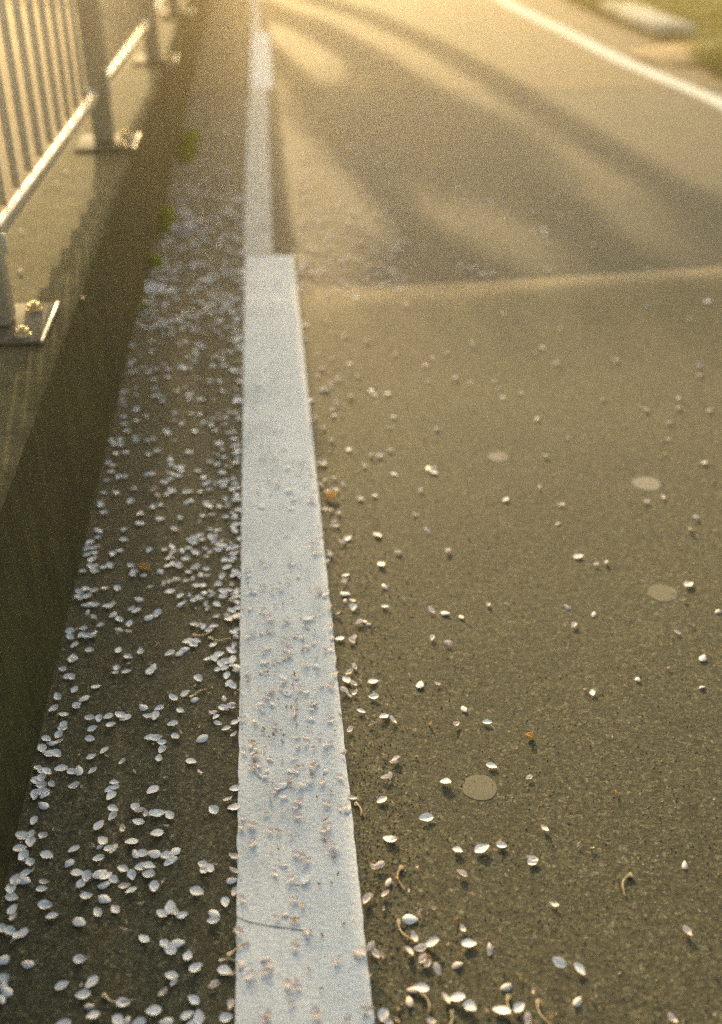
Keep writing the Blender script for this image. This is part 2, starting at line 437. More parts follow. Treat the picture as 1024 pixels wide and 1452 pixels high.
FY0, FSP, NB = 1.78, 1.31, 9
def fx(y): return -.476 + .026 * min(max(y - 1.78, -4), 2.7)
def fence():
    root = empty('fence', (fx(0), 0, KH))
    tag(root, 'beige metal railing with thin vertical bars bolted to the concrete kerb', 'fence')
    rx, rz = fx(0), KH
    def loc(x, y, z): return (x - rx, y, z - rz)
    post = box_mesh('post', .055, .055, .97, M_post, .006)
    plate = box_mesh('base_plate', .16, .18, .006, M_plate, .002)
    rim = box_mesh('plate_edge', .005, .178, .0075, M_steel, .001)
    bm = bmesh.new()
    bmesh.ops.create_cone(bm, segments=6, radius1=.0125, radius2=.0118, depth=.009, cap_ends=True, matrix=Matrix.Translation((0, 0, .0065)))
    bmesh.ops.create_cone(bm, segments=20, radius1=.0145, radius2=.014, depth=.0025, cap_ends=True, matrix=Matrix.Translation((0, 0, .001)))
    bmesh.ops.create_cone(bm, segments=12, radius1=.0062, radius2=.005, depth=.005, cap_ends=True, matrix=Matrix.Translation((0, 0, .013)))
    bolt = bm_mesh('bolt', bm, M_brass)
    bm = bmesh.new(); bmesh.ops.create_cone(bm, segments=12, radius1=.0078, radius2=.0078, depth=.79, cap_ends=True)
    picket = bm_mesh('picket', bm, M_metal, True)
    gap = FSP
    rail_lo = box_mesh('bottom_rail', .016, gap - .062, .026, M_steel, .004, -.015)
    rail_hi = box_mesh('top_rail', .042, gap - .062, .036, M_metal, .006, -.018)
    brk = box_mesh('bracket', .026, .010, .034, M_metal, .002, -.02)
    for k in range(-2, NB):
        y = FY0 + FSP * k; x = fx(y)
        p = inst('post', post, root, loc(x, y, KH + .010))
        pl = inst('base_plate', plate, root, loc(x + .007, y, KH + .0025))
        inst('plate_edge', rim, pl, (.0815, 0, .0003))
        for s in (-1, 1):
            inst('bolt', bolt, pl, (.045, s * .058, .0055), (0, 0, rnd.random()))
        x2 = fx(y + FSP); yaw = -math.atan((x2 - x) / FSP)
        ym, xm = y + FSP / 2, (x + x2) / 2
        if k < NB - 1:
            inst('bottom_rail', rail_lo, root, loc(xm, ym, KH + .140), (0, 0, yaw))
            inst('top_rail', rail_hi, root, loc(xm, ym, KH + .945), (0, 0, yaw))
            for s in (-1, 1): inst('bracket', brk, root, loc(xm - s * sin(yaw) * 0 , ym + s * (FSP / 2 - .0365), KH + .140))
            for i in range(1, 11):
                yy = y + FSP * i / 11
                inst('picket', picket, root, loc(x + (x2 - x) * i / 11 - .020, yy, KH + .145 + .395))
fence()

# ------------------------------------------------------------------ things along the far verge
def slab():
    root = empty('concrete_slab', (0, 0, 0))
    a, b = at(872, 14), at(958, 50)
    d = (a - b); L_ = d.length
    me = box_mesh('concrete_slab', .27, L_, .07, M_pale, .012)
    bpy.data.objects.remove(root)
    o = inst('concrete_slab', me, None, ((a.x + b.x) / 2, (a.y + b.y) / 2, -.01), (.0, .03, math.atan2(-d.x, d.y)))
    tag(o, 'pale concrete slab lying in the grass beyond the thin white line', 'slab')
slab()
def blob_sheet(name, cx, cy, rx, ry, z, mt, h=.03, seed=0, ang=0):
    vs, fs = [(cx, cy, z + h)], []
    K = 28
    for r_ in (.35, .7, 1.0):
        for k in range(K):
            a = 2 * pi * k / K; q = r_ * (1 + .25 * n3(cos(a) * 1.5 + seed, sin(a) * 1.5, seed))
            px, py = rx * q * cos(a), ry * q * sin(a)
            vs.append((cx + px * cos(ang) - py * sin(ang), cy + px * sin(ang) + py * cos(ang), z + h * (1 - r_ ** 2) - (.03 if r_ == 1 else 0) + .01 * n3(px * 6, py * 6, seed)))
    for k in range(K):
        k2 = (k + 1) % K; fs.append((0, 1 + k, 1 + k2))
        for j in range(2): fs.append((1 + j * K + k, 1 + (j + 1) * K + k, 1 + (j + 1) * K + k2, 1 + j * K + k2))
    return obj(name, vs, fs, mt, smooth=True)
g = at(1000, 74)
o = blob_sheet('sand_patch', g.x, g.y, .42, .34, .012, M_sand, .012, 4); o['kind'] = 'structure'

def grass(name, spots, n, hmin, hmax, seed):
    r = random.Random(seed); vs, fs = [], []
    for _ in range(n):
        cx, cy, sx, sy, z = r.choice(spots)
        x, y = r.gauss(cx, sx), r.gauss(cy, sy)
        if x < 2.42: x = 2.45 + abs(x - 2.42)
        h = r.uniform(hmin, hmax); a = r.uniform(0, 2 * pi); w = r.uniform(.0015, .004); ln = r.uniform(.1, .7) * h
        dx, dy = cos(a), sin(a); px, py = -dy * w, dx * w
        i = len(vs)
        vs += [(x - px, y - py, z), (x + px, y + py, z), (x + dx * ln * .4 + px * .7, y + dy * ln * .4 + py * .7, z + h * .65),
               (x + dx * ln * .4 - px * .7, y + dy * ln * .4 - py * .7, z + h * .65), (x + dx * ln, y + dy * ln, z + h)]
        fs += [(i, i + 1, i + 2, i + 3), (i + 3, i + 2, i + 4)]
    return obj(name, vs, fs, M_grass)
sp = []
for px, py, sx, sy in ((985, 28, .22, .35), (1015, 12, .3, .6), (955, 6, .2, .5), (825, 6, .12, .4), (790, -8, .15, .6), (860, -6, .3, .8),
                       (1060, 60, .3, .6), (1030, 95, .12, .2)):
    g = at(px, py); sp.append((g.x, g.y, sx, sy, .0))
o = grass('grass', sp, 7500, .03, .14, 3); o['kind'] = 'stuff'
sp = [(rnd.uniform(2.9, 6), rnd.uniform(9, 30), .5, .9, 0) for _ in range(40)]
o = grass('grass', sp, 9000, .05, .2, 4); o['kind'] = 'stuff'

# trees out of view up the road whose trunks throw the long shadow bands
def tube(vs, fs, pts, K=9):
    rings = []
    for i, (p, r_) in enumerate(pts):
        q = pts[min(i + 1, len(pts) - 1)][0] - pts[max(i - 1, 0)][0]
        q = q.normalized(); a = q.orthogonal().normalized() if abs(q.z) < .99 else Vector((1, 0, 0)); b_ = q.cross(a)
        ring = []
        for k in range(K):
            t = 2 * pi * k / K; ring.append(len(vs)); vs.append(tuple(p + (a * cos(t) + b_ * sin(t)) * r_ * (1 + .08 * sin(3 * t + i))))
        rings.append(ring)
    for A, B in zip(rings, rings[1:]):
        for k in range(K): fs.append((A[k], A[(k + 1) % K], B[(k + 1) % K], B[k]))
def tree(base, r0, fork, top, lean, seed, label):
    r = random.Random(seed); root = empty('cherry_tree', base)
    tag(root, label, 'tree')
    vs, fs = [], []
    tp = []; bendz = fork - 1.5
    path = [(-2.5, 0), (-2.45, bendz * .25), (-2.1, bendz * .5), (-1.4, bendz * .72), (-.6, bendz * .88), (-.12, bendz), (0, bendz + .4), (.02, bendz + .8), (0, fork - .3), (0, fork)]
    for i, (x, z) in enumerate(path):
        t = i / 9; tp.append((Vector((x, .04 * sin(4 * t + seed), z)), r0 * (1.5 - .55 * t)))
    tube(vs, fs, tp, 12)
    obj('trunk', vs, fs, M_bark, root, smooth=True)
    tips = []
    end = tp[-1][0]
    for k in range(5):
        vs, fs = [], []
        a = 2 * pi * k / 5 + r.random(); reach = r.uniform(.12, .22); pts = []
        for i in range(6):
            t = i / 5
            pts.append((end + Vector((cos(a) * reach * t, sin(a) * reach * t * 1.3, (top - fork) * (t ** .8) * r.uniform(.9, 1.0))), r0 * .5 * (1 - t) + .012))
        tube(vs, fs, pts, 7)
        for p, q in pts[2:]:
            for _ in range(3):
                d = Vector((r.gauss(0, 1), r.gauss(0, 1), r.uniform(0, .8))).normalized() * r.uniform(.12, .3)
                tube(vs, fs, [(p, .010), (p + d * .5 + Vector((0, 0, .01)), .006), (p + d, .003)], 5)
                tips.append(p + d); tips.append(p + d * .6)
        obj('limb', vs, fs, M_bark, root, smooth=True)
    vs, fs = [], []
    for p in tips:
        for _ in range(3):
            c = p + Vector((r.gauss(0, .05), r.gauss(0, .05), r.gauss(0, .04)))
            u = Vector((r.gauss(0, 1), r.gauss(0, 1), r.gauss(0, 1))).normalized() * .020; w = u.orthogonal().normalized() * .020
            i = len(vs); vs += [tuple(c + u), tuple(c + w), tuple(c - u), tuple(c - w)]; fs.append((i, i + 1, i + 2, i + 3))
    obj('crown', vs, fs, M_blossom, root)
sa = tan(SUN_AZ)
def shadow_base(px, py, yb):
    g = at(px, py, -.02); return (g.x + (yb - g.y) * sa, yb, -1.9)
def top_for(px, py, yb): return (yb - at(px, py).y) / cos(SUN_AZ) * tan(SUN_EL) + 1.9
for px, py, yb, r0, seed, lab in ((640, 388, 15.2, .085, 2, 'slender pruned cherry tree standing down the bank past the railing'),
                                  (925, 405, 17.2, .14, 5, 'thick pruned cherry tree with knobbly top beyond the railing'),
                                  (1030, 312, 18.4, .11, 8, 'thin pruned cherry tree farthest down the bank')):
    b = shadow_base(px, py, yb); t = top_for(px, py, yb)
    tree(b, r0, t - .25, t, 0, seed, lab)
    if seed == 5: leafy_root = [o for o in bpy.data.objects if o.name.startswith('cherry_tree')][-1]
# a loose cloud of blossom on the side limbs of the thick tree
rc = random.Random(21); vs, fs = [], []
def caster(px, py, yb):
    g = at(px, py); k = (yb - g.y); return Vector((g.x + k * sa, yb, k / cos(SUN_AZ) * tan(SUN_EL)))
lobes = [(caster(590, 168, 17.0), .36, .28, 2300), (caster(545, 190, 16.8), .24, .16, 1000), (caster(680, 190, 17.2), .26, .22, 1400), (caster(470, 150, 16.9), .3, .14, 600)]
tb = Vector(leafy_root.location)
for c, rw, rh, n in lobes:
    for _ in range(n):
        p = c + Vector((rc.gauss(0, rw * .5), rc.gauss(0, rw), rc.gauss(0, rh * .6))) - tb
        u = Vector((rc.gauss(0, 1), rc.gauss(0, 1), rc.gauss(0, 1))).normalized() * .022; w = u.orthogonal().normalized() * .022
        i = len(vs); vs += [tuple(p + u), tuple(p + w), tuple(p - u), tuple(p - w)]; fs.append((i, i + 1, i + 2, i + 3))
obj('blossom', vs, fs, M_blossom, leafy_root)
for c, rw, rh, n in lobes:
    vs, fs = [], []; e = c - tb; b0 = Vector((0, 0, e.z - .5))
    tube(vs, fs, [(b0, .045), (b0.lerp(e, .5) + Vector((0, 0, .05)), .03), (e, .012)], 7)
    obj('limb', vs, fs, M_bark, leafy_root, smooth=True)

# ------------------------------------------------------------------ small litter: petals, bracts, stalks, leaves, gum
def petal_mesh(name, L_, W, cup, curl, notch, seed, mt, ragged=0):
    r = random.Random(seed); vs, fs = [], []
    nu, nv = 6, 7
    tw = r.uniform(-.25, .25)
    for j in range(nv + 1):
        t = j / nv; y = (t - .5) * L_
        w = W * .5 * (max(0, sin(pi * (t * .90 + .06))) ** .62) * (.55 + .6 * t if t < .6 else .91 + .0 * t) / .93
        for i in range(nu + 1):
            s = i / nu * 2 - 1
            x = s * w
            yy = y - (notch * L_ * (1 - abs(s)) ** 2 * (t ** 6)) + (.05 * L_ * (1 - s * s) * (t ** 3))
            z = cup * (s * s) * (w / (W * .5)) + curl * ((t - .45) ** 2) * 4 + tw * s * (t - .5) * cup + r.uniform(-1, 1) * ragged
            vs.append((x, yy, z))
    zmin = min(v[2] for v in vs)
    vs = [(a, b, c - zmin + .0004) for a, b, c in vs]
    for j in range(nv):
        for i in range(nu):
            a = j * (nu + 1) + i; fs.append((a, a + 1, a + nu + 2, a + nu + 1))
    me = bpy.data.meshes.new(name); me.from_pydata(vs, [], fs); me.materials.append(mt)
    me.polygons.foreach_set('use_smooth', [True] * len(me.polygons)); me.update()
    return me
WHITE, PINK, WILT, BRACT = [], [], [], []
for s in range(7):
    q = random.Random(s)
    WHITE.append(petal_mesh('petal', .0150 + q.uniform(-.0015, .002), .0118 + q.uniform(-.0015, .0012), q.uniform(.0012, .0042), q.uniform(.0003, .0035), q.uniform(.06, .16), s, M_pw))
for s in range(5):
    q = random.Random(30 + s)
    PINK.append(petal_mesh('petal', .0150 + q.uniform(-.002, .002), .0100 + q.uniform(-.002, .001), q.uniform(.002, .0055), q.uniform(.001, .004), q.uniform(.08, .2), s, M_pp, .0003))
for s in range(5):
    q = random.Random(60 + s)
    WILT.append(petal_mesh('petal', .0115 + q.uniform(-.002, .002), .0058 + q.uniform(-.002, .001), q.uniform(.001, .004), q.uniform(.001, .004), q.uniform(.1, .3), s, M_pb, .0006))
for s in range(4):
    q = random.Random(90 + s)
    BRACT.append(petal_mesh('bract', .0075 + q.uniform(-.0015, .002), .0040 + q.uniform(-.001, .001), q.uniform(.001, .002), q.uniform(.001, .003), 0, s, M_bract, .0004))
STALK = []
for s in range(4):
    q = random.Random(120 + s); vs, fs = [], []
    pts = []
    for i in range(8):
        t = i / 7; pts.append((Vector((.004 * sin(3 * t + s) * (1 + s * .3), (t - .5) * (.022 + .004 * s), .0012 + .003 * (t * (1 - t)))), (.0010 if t < .75 else .0010 + .008 * (t - .75))))
    tube(vs, fs, pts, 5)
    me = bpy.data.meshes.new('flower_stalk'); me.from_pydata([tuple(v) for v in vs], [], fs); me.materials.append(M_stalk); me.update(); STALK.append(me)

# positions read off the photograph, tile by tile: (origin x, origin y, width of tile), points in 1024-wide tile pixels
T = {}
T['A'] = ((0, 1220, 340), '''
22 85;45 115;65 78;108 50;103 80;50 152;52 205;8 288 w;45 300;75 318;95 308;10 420;116 438;18 500;8 530;28 555;6 590;
190 90 p;178 118;194 190;220 236;338 260;342 422;265 532;392 517;354 571;382 618 p;397 660;330 50;372 68;350 92;352 130 b;368 152;
425 55;452 65;486 80;445 100;446 162;417 218;492 206;524 33;563 62;600 28;636 22;635 58;658 115;532 108 p;560 128;600 183 b;530 293 b;614 331;
692 225;728 198;752 220 p;778 232;842 132;865 15;893 28;872 42;920 14 b;962 176;914 224;914 257;705 355;726 378;757 350;802 408;
732 490;742 518 p;836 460;698 562 P;912 530 p;827 593;526 608;656 640;505 682;540 684 p;708 690;800 660;850 668;960 468;965 672;
990 80;1000 135 p;700 85 b;422 18 b;128 3;295 5;722 3;265 268 y;985 615 p;60 342 b;145 34 b;10 182 y;55 238 p;
590 697;270 698;830 697;508 578 s;350 530 b''')
T['B'] = ((0, 1000, 340), '''
228 12;270 36;270 80;266 95;253 122;252 152 p;198 138;175 160;180 180;168 206;205 197;243 204;384 138;395 96;382 50;422 52;462 42;512 38;535 48;
474 80;445 190;454 212 b;390 216;340 207 b;522 238 p;260 268;308 280;335 275;395 277;100 288;92 310;163 264;150 280;160 318;178 340;222 332;
102 370;148 378;188 372;158 365;82 430;144 488;185 556;70 552;92 552;82 582;45 586 b;33 612;28 648;12 655;120 556 b;135 660;200 636;315 614;294 660;
318 342;350 345 b;488 325;492 348;468 356;474 384;483 438;482 472;578 432;600 448 p;622 462 p;655 456;678 460;590 498;724 466;423 510;526 526 p;
345 542 b;438 575;396 597 b;425 594 p;466 610;486 612;562 582;420 654;420 682 b;580 632;610 630;658 633;670 544;712 516 b;738 556 b;748 622;
716 640;735 655;750 648;525 688;595 686;632 686;640 132;670 138;690 155;655 160 b;692 188;678 224;770 20;738 75;750 130;855 88 b;828 76 y;
862 140;816 235;800 215 b;852 286 P;912 446;976 402 P;652 358;576 280 b;708 304 b;798 474 y;230 525 b;855 676;880 680;918 674 b;
955 10;905 35 P;922 48;932 75 P;966 97;612 3;680 8;632 44;662 40;325 2;575 62 y;360 155 y;915 188 o;770 112 b;1005 70;1000 125 P;1003 355;1000 435;1000 645 p;705 358 b;380 425 y''')
T['C'] = ((60, 790, 285), '''
212 16;270 5;250 45;268 40;265 68;315 50;345 40;158 72;452 40;470 70;460 88;512 88;598 70;28 40 b;318 158;384 158;552 150 p;492 212;
158 165;145 200;150 178;222 165;265 168;188 205;225 200;215 240;240 238;272 242;228 278 p;336 246;366 232 p;360 290;378 305;395 316;
455 262 p;482 270;545 303;562 302;588 285;445 335;388 365 p;380 385 b;440 376 p;265 305 p;268 325 m;295 342;312 336;140 375;115 406;
210 360;200 395;225 398;262 382;248 400;68 368 b;165 443;240 470;388 470;372 480 b;502 478;585 442 b;650 487;695 488;724 465;665 532 b;
438 505;440 540 b;378 560;370 588 P;428 580;565 558;550 575;78 512;28 518;40 570;132 606;150 608;165 670;180 668;272 656;78 706;212 716;176 746;
56 765;510 752;597 762;728 690;665 716;795 617;795 692 s;775 722;705 775;640 685 b;780 650 b;900 493;875 515;842 520;872 445;745 425;768 440;785 425;
800 345 p;820 352;770 340;850 370;875 350;888 300 p;905 305;940 295 p;950 312;965 270;970 220 P;890 238;925 198;955 170;920 172;895 138;
918 100;935 98;940 50;930 15;960 18;988 80;970 140 P;835 240 p;842 262 p;825 180;860 180 P;870 195 P;780 260 b;750 190 P;775 220;800 208;
700 240;718 235;705 195;650 172;620 135 p;645 125 p;665 120 p;690 112 P;735 118 p;765 105 p;790 145;815 142;805 88;835 60;785 52;745 75;
640 40;665 30;695 35;730 8;650 5;700 50;840 95 p;940 602;935 530;915 545;900 570;930 565;968 520;985 555;990 580 p;950 640;970 655;925 715 p;935 725;
925 765;960 740 p;965 770 P;985 690 b;868 785 P;962 475;980 455 P;820 380 s;905 408 s;865 665 b;850 690 b;990 300;992 230''')
T['D'] = ((100, 600, 245), '''
215 100;245 102;232 122;294 126;205 185;322 172;340 46;350 8 b;322 5;385 85;390 106;460 104;495 95 p;465 185;482 192;512 165;570 45;582 60;
182 238;168 290;155 343;252 252;286 318;320 320;338 330;270 412;372 385;405 362 y;356 465;140 415;158 425;135 470;148 482;178 486;200 450 b;200 530;
75 640;92 650;82 680;55 708;45 742;98 740;110 720;128 695 b;155 735 p;140 765;85 776;148 800;80 812;180 740 b;320 630;318 688;338 694;340 730 b;380 670 b;
286 750;250 776;415 536;412 594;490 495;535 485;552 480;520 568;545 566;565 570;650 562;618 625;564 680 b;505 690 b;468 752;505 270 b;458 305;485 302;538 300 b;
490 402 P;515 430 P;558 355;588 332;598 395;605 408;575 420;560 425;635 262;660 258;680 268;655 280;590 215;595 248;580 290 p;605 302;645 310;702 170;740 48;
760 282;790 318;690 408;712 406;685 470;715 460;765 470 y;760 583 P;785 550;840 545 P;800 520 b;920 555;975 638;770 405;790 400;822 395;
805 360;825 345 p;860 360 P;905 370;920 345;890 350;870 190 P;850 182 p;895 155 P;905 200;830 230;872 242;900 290;930 255 p;955 262 P;975 265 p;980 235;
880 120;858 40;835 8;940 55;965 52;970 92;968 135;990 130;975 360;985 380;980 422;920 450;930 475 p;930 498 P;885 495;805 480;825 495;850 468 p;
800 475;660 755;700 735;735 685;705 690;730 710;765 665;780 688;830 670;855 672 p;870 635;830 628 P;850 630 P;900 700 p;880 715;850 700;905 725;940 740;
800 745 p;830 765 p;810 790 p;875 752;740 765;965 780;955 775;610 760;595 785 p;600 800;575 795;600 732;560 748;680 798;700 800;650 830 p;585 830;
920 815;950 820;990 515;1000 455;995 600;620 105 p;420 755 b;985 735;930 695 b;225 625 b;660 3;920 3''')
T['E'] = ((150, 400, 195), '''
205 490;215 500;348 532;275 565 p;205 600;185 625;150 688;190 682;225 670;325 678;285 645 p;360 730;365 795;225 790 p;100 825;105 875;125 908;
230 845 p;290 850 b;362 850;405 852;425 885;230 950;135 1002;305 1000;212 990 b;225 1030;180 1055 P;130 1050;240 1025;470 710;475 655;440 620;380 655;
340 455;400 468 P;430 415;490 410;545 408 b;380 345;445 322;300 355;350 235;315 240;300 160;565 358 b;600 460;548 472;610 568;605 265;590 280;510 278 b;
716 165;790 170;800 195;672 290 P;680 375 p;735 400 P;710 385 y;690 475;725 500;675 550;670 525;668 600;590 650;630 650;685 720;775 740 w;790 755 w;760 750;
850 740;875 742 P;870 808;800 578 P;830 570 P;870 580;880 535;930 530;880 628;800 632;740 635 b;850 320;870 310 p;830 300;860 240;910 240 P;930 245 P;
830 385;870 425 P;890 425;940 440;960 455;980 480;990 510;985 670;1000 740;1005 750;990 735;940 655 b;915 960 p;930 965;895 1005;840 985 p;800 1015;850 1020 p;885 1048;
790 1055;725 1042;570 1045;520 975;540 972;635 975;700 980;720 985;470 1040 b;515 1030 p;610 840;640 840;625 875;660 852;710 872;805 875 p;820 880 P;775 840 b;
970 885;945 895;1000 880;600 785 P;530 810;690 810 b;550 690 b;965 835 P;560 640;940 150;990 300;1010 380 p;960 140;880 100;650 380;450 1095;800 1100;940 1085 P''')
T['L1'] = ((320, 1220, 240), '''
45 110;55 190 p;62 228 m;105 240;355 40 p;325 12 b;487 10;300 85 p;290 92 k;484 115 w;395 118;430 165 k;565 152 k;672 95 k;645 140 k;
415 240 p;462 288 K;360 335 p;305 352 K;410 372 K;432 365 K;490 450 P;515 435 k;590 465 k;425 525 P;405 515 p;240 605 p;265 635 p;245 680 p;150 700;
95 640 p;75 640 p;20 615 s;430 745 p;375 755 p;430 775;580 785 k;400 870 K;680 620 P;790 580 P;835 560 P;875 525 P;915 575 P;50 685 K;250 950 p;245 965 k;
550 935 P;735 975 p;845 950 k;860 905 P;880 700 K;30 440 y;85 435 P;45 70 P;5 240;710 395 k;505 670 k;80 545 s;10 950;25 870 P;
905 45 p;930 30 P;985 130 p;860 222 P;970 210 P;955 295 b;955 940 w;185 745 k;950 575 b;985 980 p;5 655''')
T['L2'] = ((320, 1000, 240), '''
100 85;65 95;10 135;180 100;200 110;215 30 P;50 15 p;50 185 P;230 150 k;165 225 k;185 265;150 245 p;235 270 K;185 298 k;160 380;180 350 k;200 370;250 405;
240 440;205 425 p;345 340 k;340 225 K;265 200 k;290 185 k;270 325 k;300 130;430 130 K;335 155 k;350 180 k;500 140 K;400 20 K;370 10 k;430 15 K;540 10 K;
410 60 P;425 75 k;480 240;490 205;635 232;430 190 p;570 190 p;415 320;300 525;345 560 P;275 578 K;435 375 k;425 400 p;395 460 P;390 480 K;470 375 k;
530 380 P;540 355 P;525 425 k;510 470 P;590 470 P;605 400 p;590 408 b;640 535 k;690 435;550 560 k;610 600 P;440 600 p;450 585 P;420 620 p;435 680;
105 685;160 730;95 740 P;270 765 p;320 765 K;395 800 b;165 840;60 912 P;430 910 P;460 915 P;485 940;330 945 p;350 975;610 700 K;630 745 P;600 770 P;
595 800 P;600 825 k;630 855 P;660 885 P;655 935 k;620 835 b;690 625 p;745 640 p;50 505 p;80 485 k;20 575 p;50 612;15 575;660 160 k;750 147 p;820 33 w;
955 68 w;1010 92 P;765 235 b;720 300 P;945 340 y;950 295 b;1000 430 P;965 440 P;945 573 w;800 630 s;765 560 p;990 810 w;1015 820;1020 345 P;
640 95;630 60;520 75 p;690 70 b;895 975;925 970 P;250 660 b;340 650 b;280 880 b;320 880 k;725 620 p;850 75 b''')
T['L3'] = ((320, 790, 240), '''
135 80;245 50;275 48 k;150 215 p;135 165 k;60 95;20 60;10 25;30 210;50 215;30 262;40 320;15 360 p;110 325 k;235 330 P;435 125 P;490 115 b;380 385 p;
470 415 K;490 430 P;540 455 K;460 485;275 450;170 470;140 480;630 310 P;635 430 P;420 480 p;345 500 p;375 518 p;475 510 k;360 570;470 560 K;465 575 k;
495 540;550 590 P;600 570 k;635 555 P;530 600 P;235 610 k;250 555 P;290 640 p;315 655 K;255 655 k;60 655;35 655;75 690;35 620;10 665;10 710;25 760;45 780;
130 700 P;140 765 K;215 700 p;260 700 k;300 705 k;415 710 k;430 740;350 760;405 790 K;560 695 K;485 655 P;660 710 P;635 780 P;580 775;645 495;640 550 p;
270 830 P;280 815 P;255 850 p;340 800 P;370 825 k;320 865 k;485 820;548 845 k;430 880 K;530 890 K;280 885;215 885 p;30 880;10 855;10 905;45 910 p;
380 925 p;410 910 p;430 930 b;200 925;520 920;650 635 b;300 300 b;345 295 k;405 260 b;340 200 p;505 200 k;570 205 p;600 185 b;390 75 b;210 180 k;
685 85 o;728 110 w;715 150 P;725 220 w;725 262 p;765 262 p;772 304 w;680 344 P;800 170 y;830 175 y;940 45 w;965 175 P;965 297 w;810 395 p;845 385 P;860 400;
690 490 w;765 505 p;780 482 p;900 503 o;780 662 P;745 695 p;728 742 w;775 765 p;785 818 P;740 833 P;718 805 p;892 750 w;895 843 w;815 925 w;815 748 b;925 400 y;
875 610 y;700 510 y;970 890 b;60 480 P;30 565;450 225 b;610 25;90 810 b''')
T['R1'] = ((500, 1220, 340), '''
465 58 P;890 48 y;862 188 p;470 292 p;497 358 w;595 380 P;247 253 w;285 238 b;442 252 o;345 205 b;288 215 b;262 330 P;235 300 s;290 378 P;238 395 P;
340 358 W;348 390 k;300 425 P;318 412 o;320 445 P;362 468 P;445 445 P;882 438 W;968 468 W;886 292 y;755 295 y;250 550 P;293 548 W;240 600 P;310 610 s;
392 597 P;447 592 W;502 627 w;635 650 W;710 630 w;675 640 s;755 688 P;830 655 s;848 665 o;962 600 p;200 620 o;330 690 P;190 682 b;130 665 W;
408 685 s;570 640 b;460 405 y;240 130 b;65 155 w;60 175;145 150 P;155 95 P;187 72 o;218 75 s;95 35 p;115 20 P;130 207 b;75 500 b;770 4 w;655 540 p;780 398 y;775 560 b;
920 215 y;280 30 b;105 405 P;410 360 b;720 500 y''')
T['R2'] = ((430, 620, 250), '''
262 70 w;165 20 P;155 72 b;122 152 w;402 106 P;440 108 w;502 75 p;350 165 P;532 215 w;545 242 b;728 183 w;762 180 p;758 204 w;680 310 p;415 340 w;328 357 w;
178 235 p;150 265 b;230 278 P;203 442 P;185 515 P;258 586 w;225 615 P;431 568 w;520 475 y;425 465 b;717 542 P;838 660 p;552 670 p;450 740 w;600 820 b;
575 745 y;970 168 b;125 105 y;350 860 y;560 40 y;820 570 b;960 770 y;855 900 y;190 705 y;585 940 b''')
T['R3'] = ((430, 840, 250), '''
825 118 w;748 265 p;845 295 P;545 205 b;635 115 o;678 535 w;780 532 p;615 480 b;935 677 w;885 768 P;740 765 o;700 725 y;650 800 b;540 972 P;550 415 y;
830 525 y;925 545 y;1010 352 y;480 650 y;460 935 p;330 515 b;290 885 b;390 770 b;660 950 b;950 600 b;510 325 y''')
T['Z7'] = ((420, 620, 604), '''
495 40 b;885 38 o;980 60 w;418 72 b;503 150 w;315 225 p;365 273 p;678 285 w;745 300 p;943 353 W;978 530 w;990 520 y;975 598 P;820 580 P;712 613 w;
695 605 b;630 205 p;645 240 b;460 685 w;405 653 w;895 553 b;910 678 y;850 655 y;515 215 b;530 320 k;918 258 y;265 340 b''')
T['Z8'] = ((420, 1020, 604), '''
462 5 w;560 38 o;470 112 w;360 153 W;312 237 W;388 315 w;447 312 W;492 292 o;494 303 w;398 373 P;568 338 s;567 335 p;607 170 y;770 177 o;705 60 y;
597 262 p;935 348 P;940 510 p;965 480 y;678 677 P;712 668 y;632 367 o;905 720 p;712 310 b;680 300 b;560 140 p;385 12 y;322 10 o;420 287 b;985 685 y;
550 105 y;645 200 y;1005 190 b;770 380 y;800 397 s;760 40 b''')
T['Z4'] = ((340, 250, 684), '''
225 92 P;270 58 p;345 130 P;130 95 P;245 260 w;205 300 b;410 388 P;457 430 P;395 385 b;235 400 w;278 455 w;285 463 w;313 462 w;220 345 p;270 355 P;165 382 p;
140 320 w;140 350 p;165 425 p;178 453 w;150 475 w;235 468 P;200 508 w;325 510 w;318 533 p;515 195 w;503 180 w;490 243 p;640 367 w;672 400 P;797 393 p;773 473 P;773 500 b;
910 522 P;863 286 w;975 402 w;975 422 P;952 308 P;990 275 w;872 178 p;750 130 P;560 75 P;720 58 p;590 3 w;208 265 k;330 383 p;540 437 P;630 515 P;820 380 b;
860 495 P;315 580 P;230 578 w;415 585 b;540 580 b;895 560 b;250 425 p;165 200 w;165 228 P;130 270 b;285 150 P;230 165 P;680 330 P;560 300 P;1010 560 b;930 470 p''')

PET, SMALL, STK = [], [], []     # (x, y, kind)
seen = []
for key, ((ox, oy, tw_), txt) in T.items():
    k = tw_ / 1024
    for it in txt.replace('\n', '').split(';'):
        it = it.split()
        if len(it) < 2: continue
        px, py = ox + float(it[0]) * k, oy + float(it[1]) * k
        kd = it[2] if len(it) > 2 else 'w' if key in 'ABCDE' else 'p'
        if any(abs(px - a) < 5 and abs(py - b) < 3 for a, b in seen): continue
        seen.append((px, py))
        if kd in 'wpPWbK': PET.append((px, py, kd))
        elif kd == 's': STK.append((px, py, kd))
        elif kd in 'yokm': SMALL.append((px, py, kd))
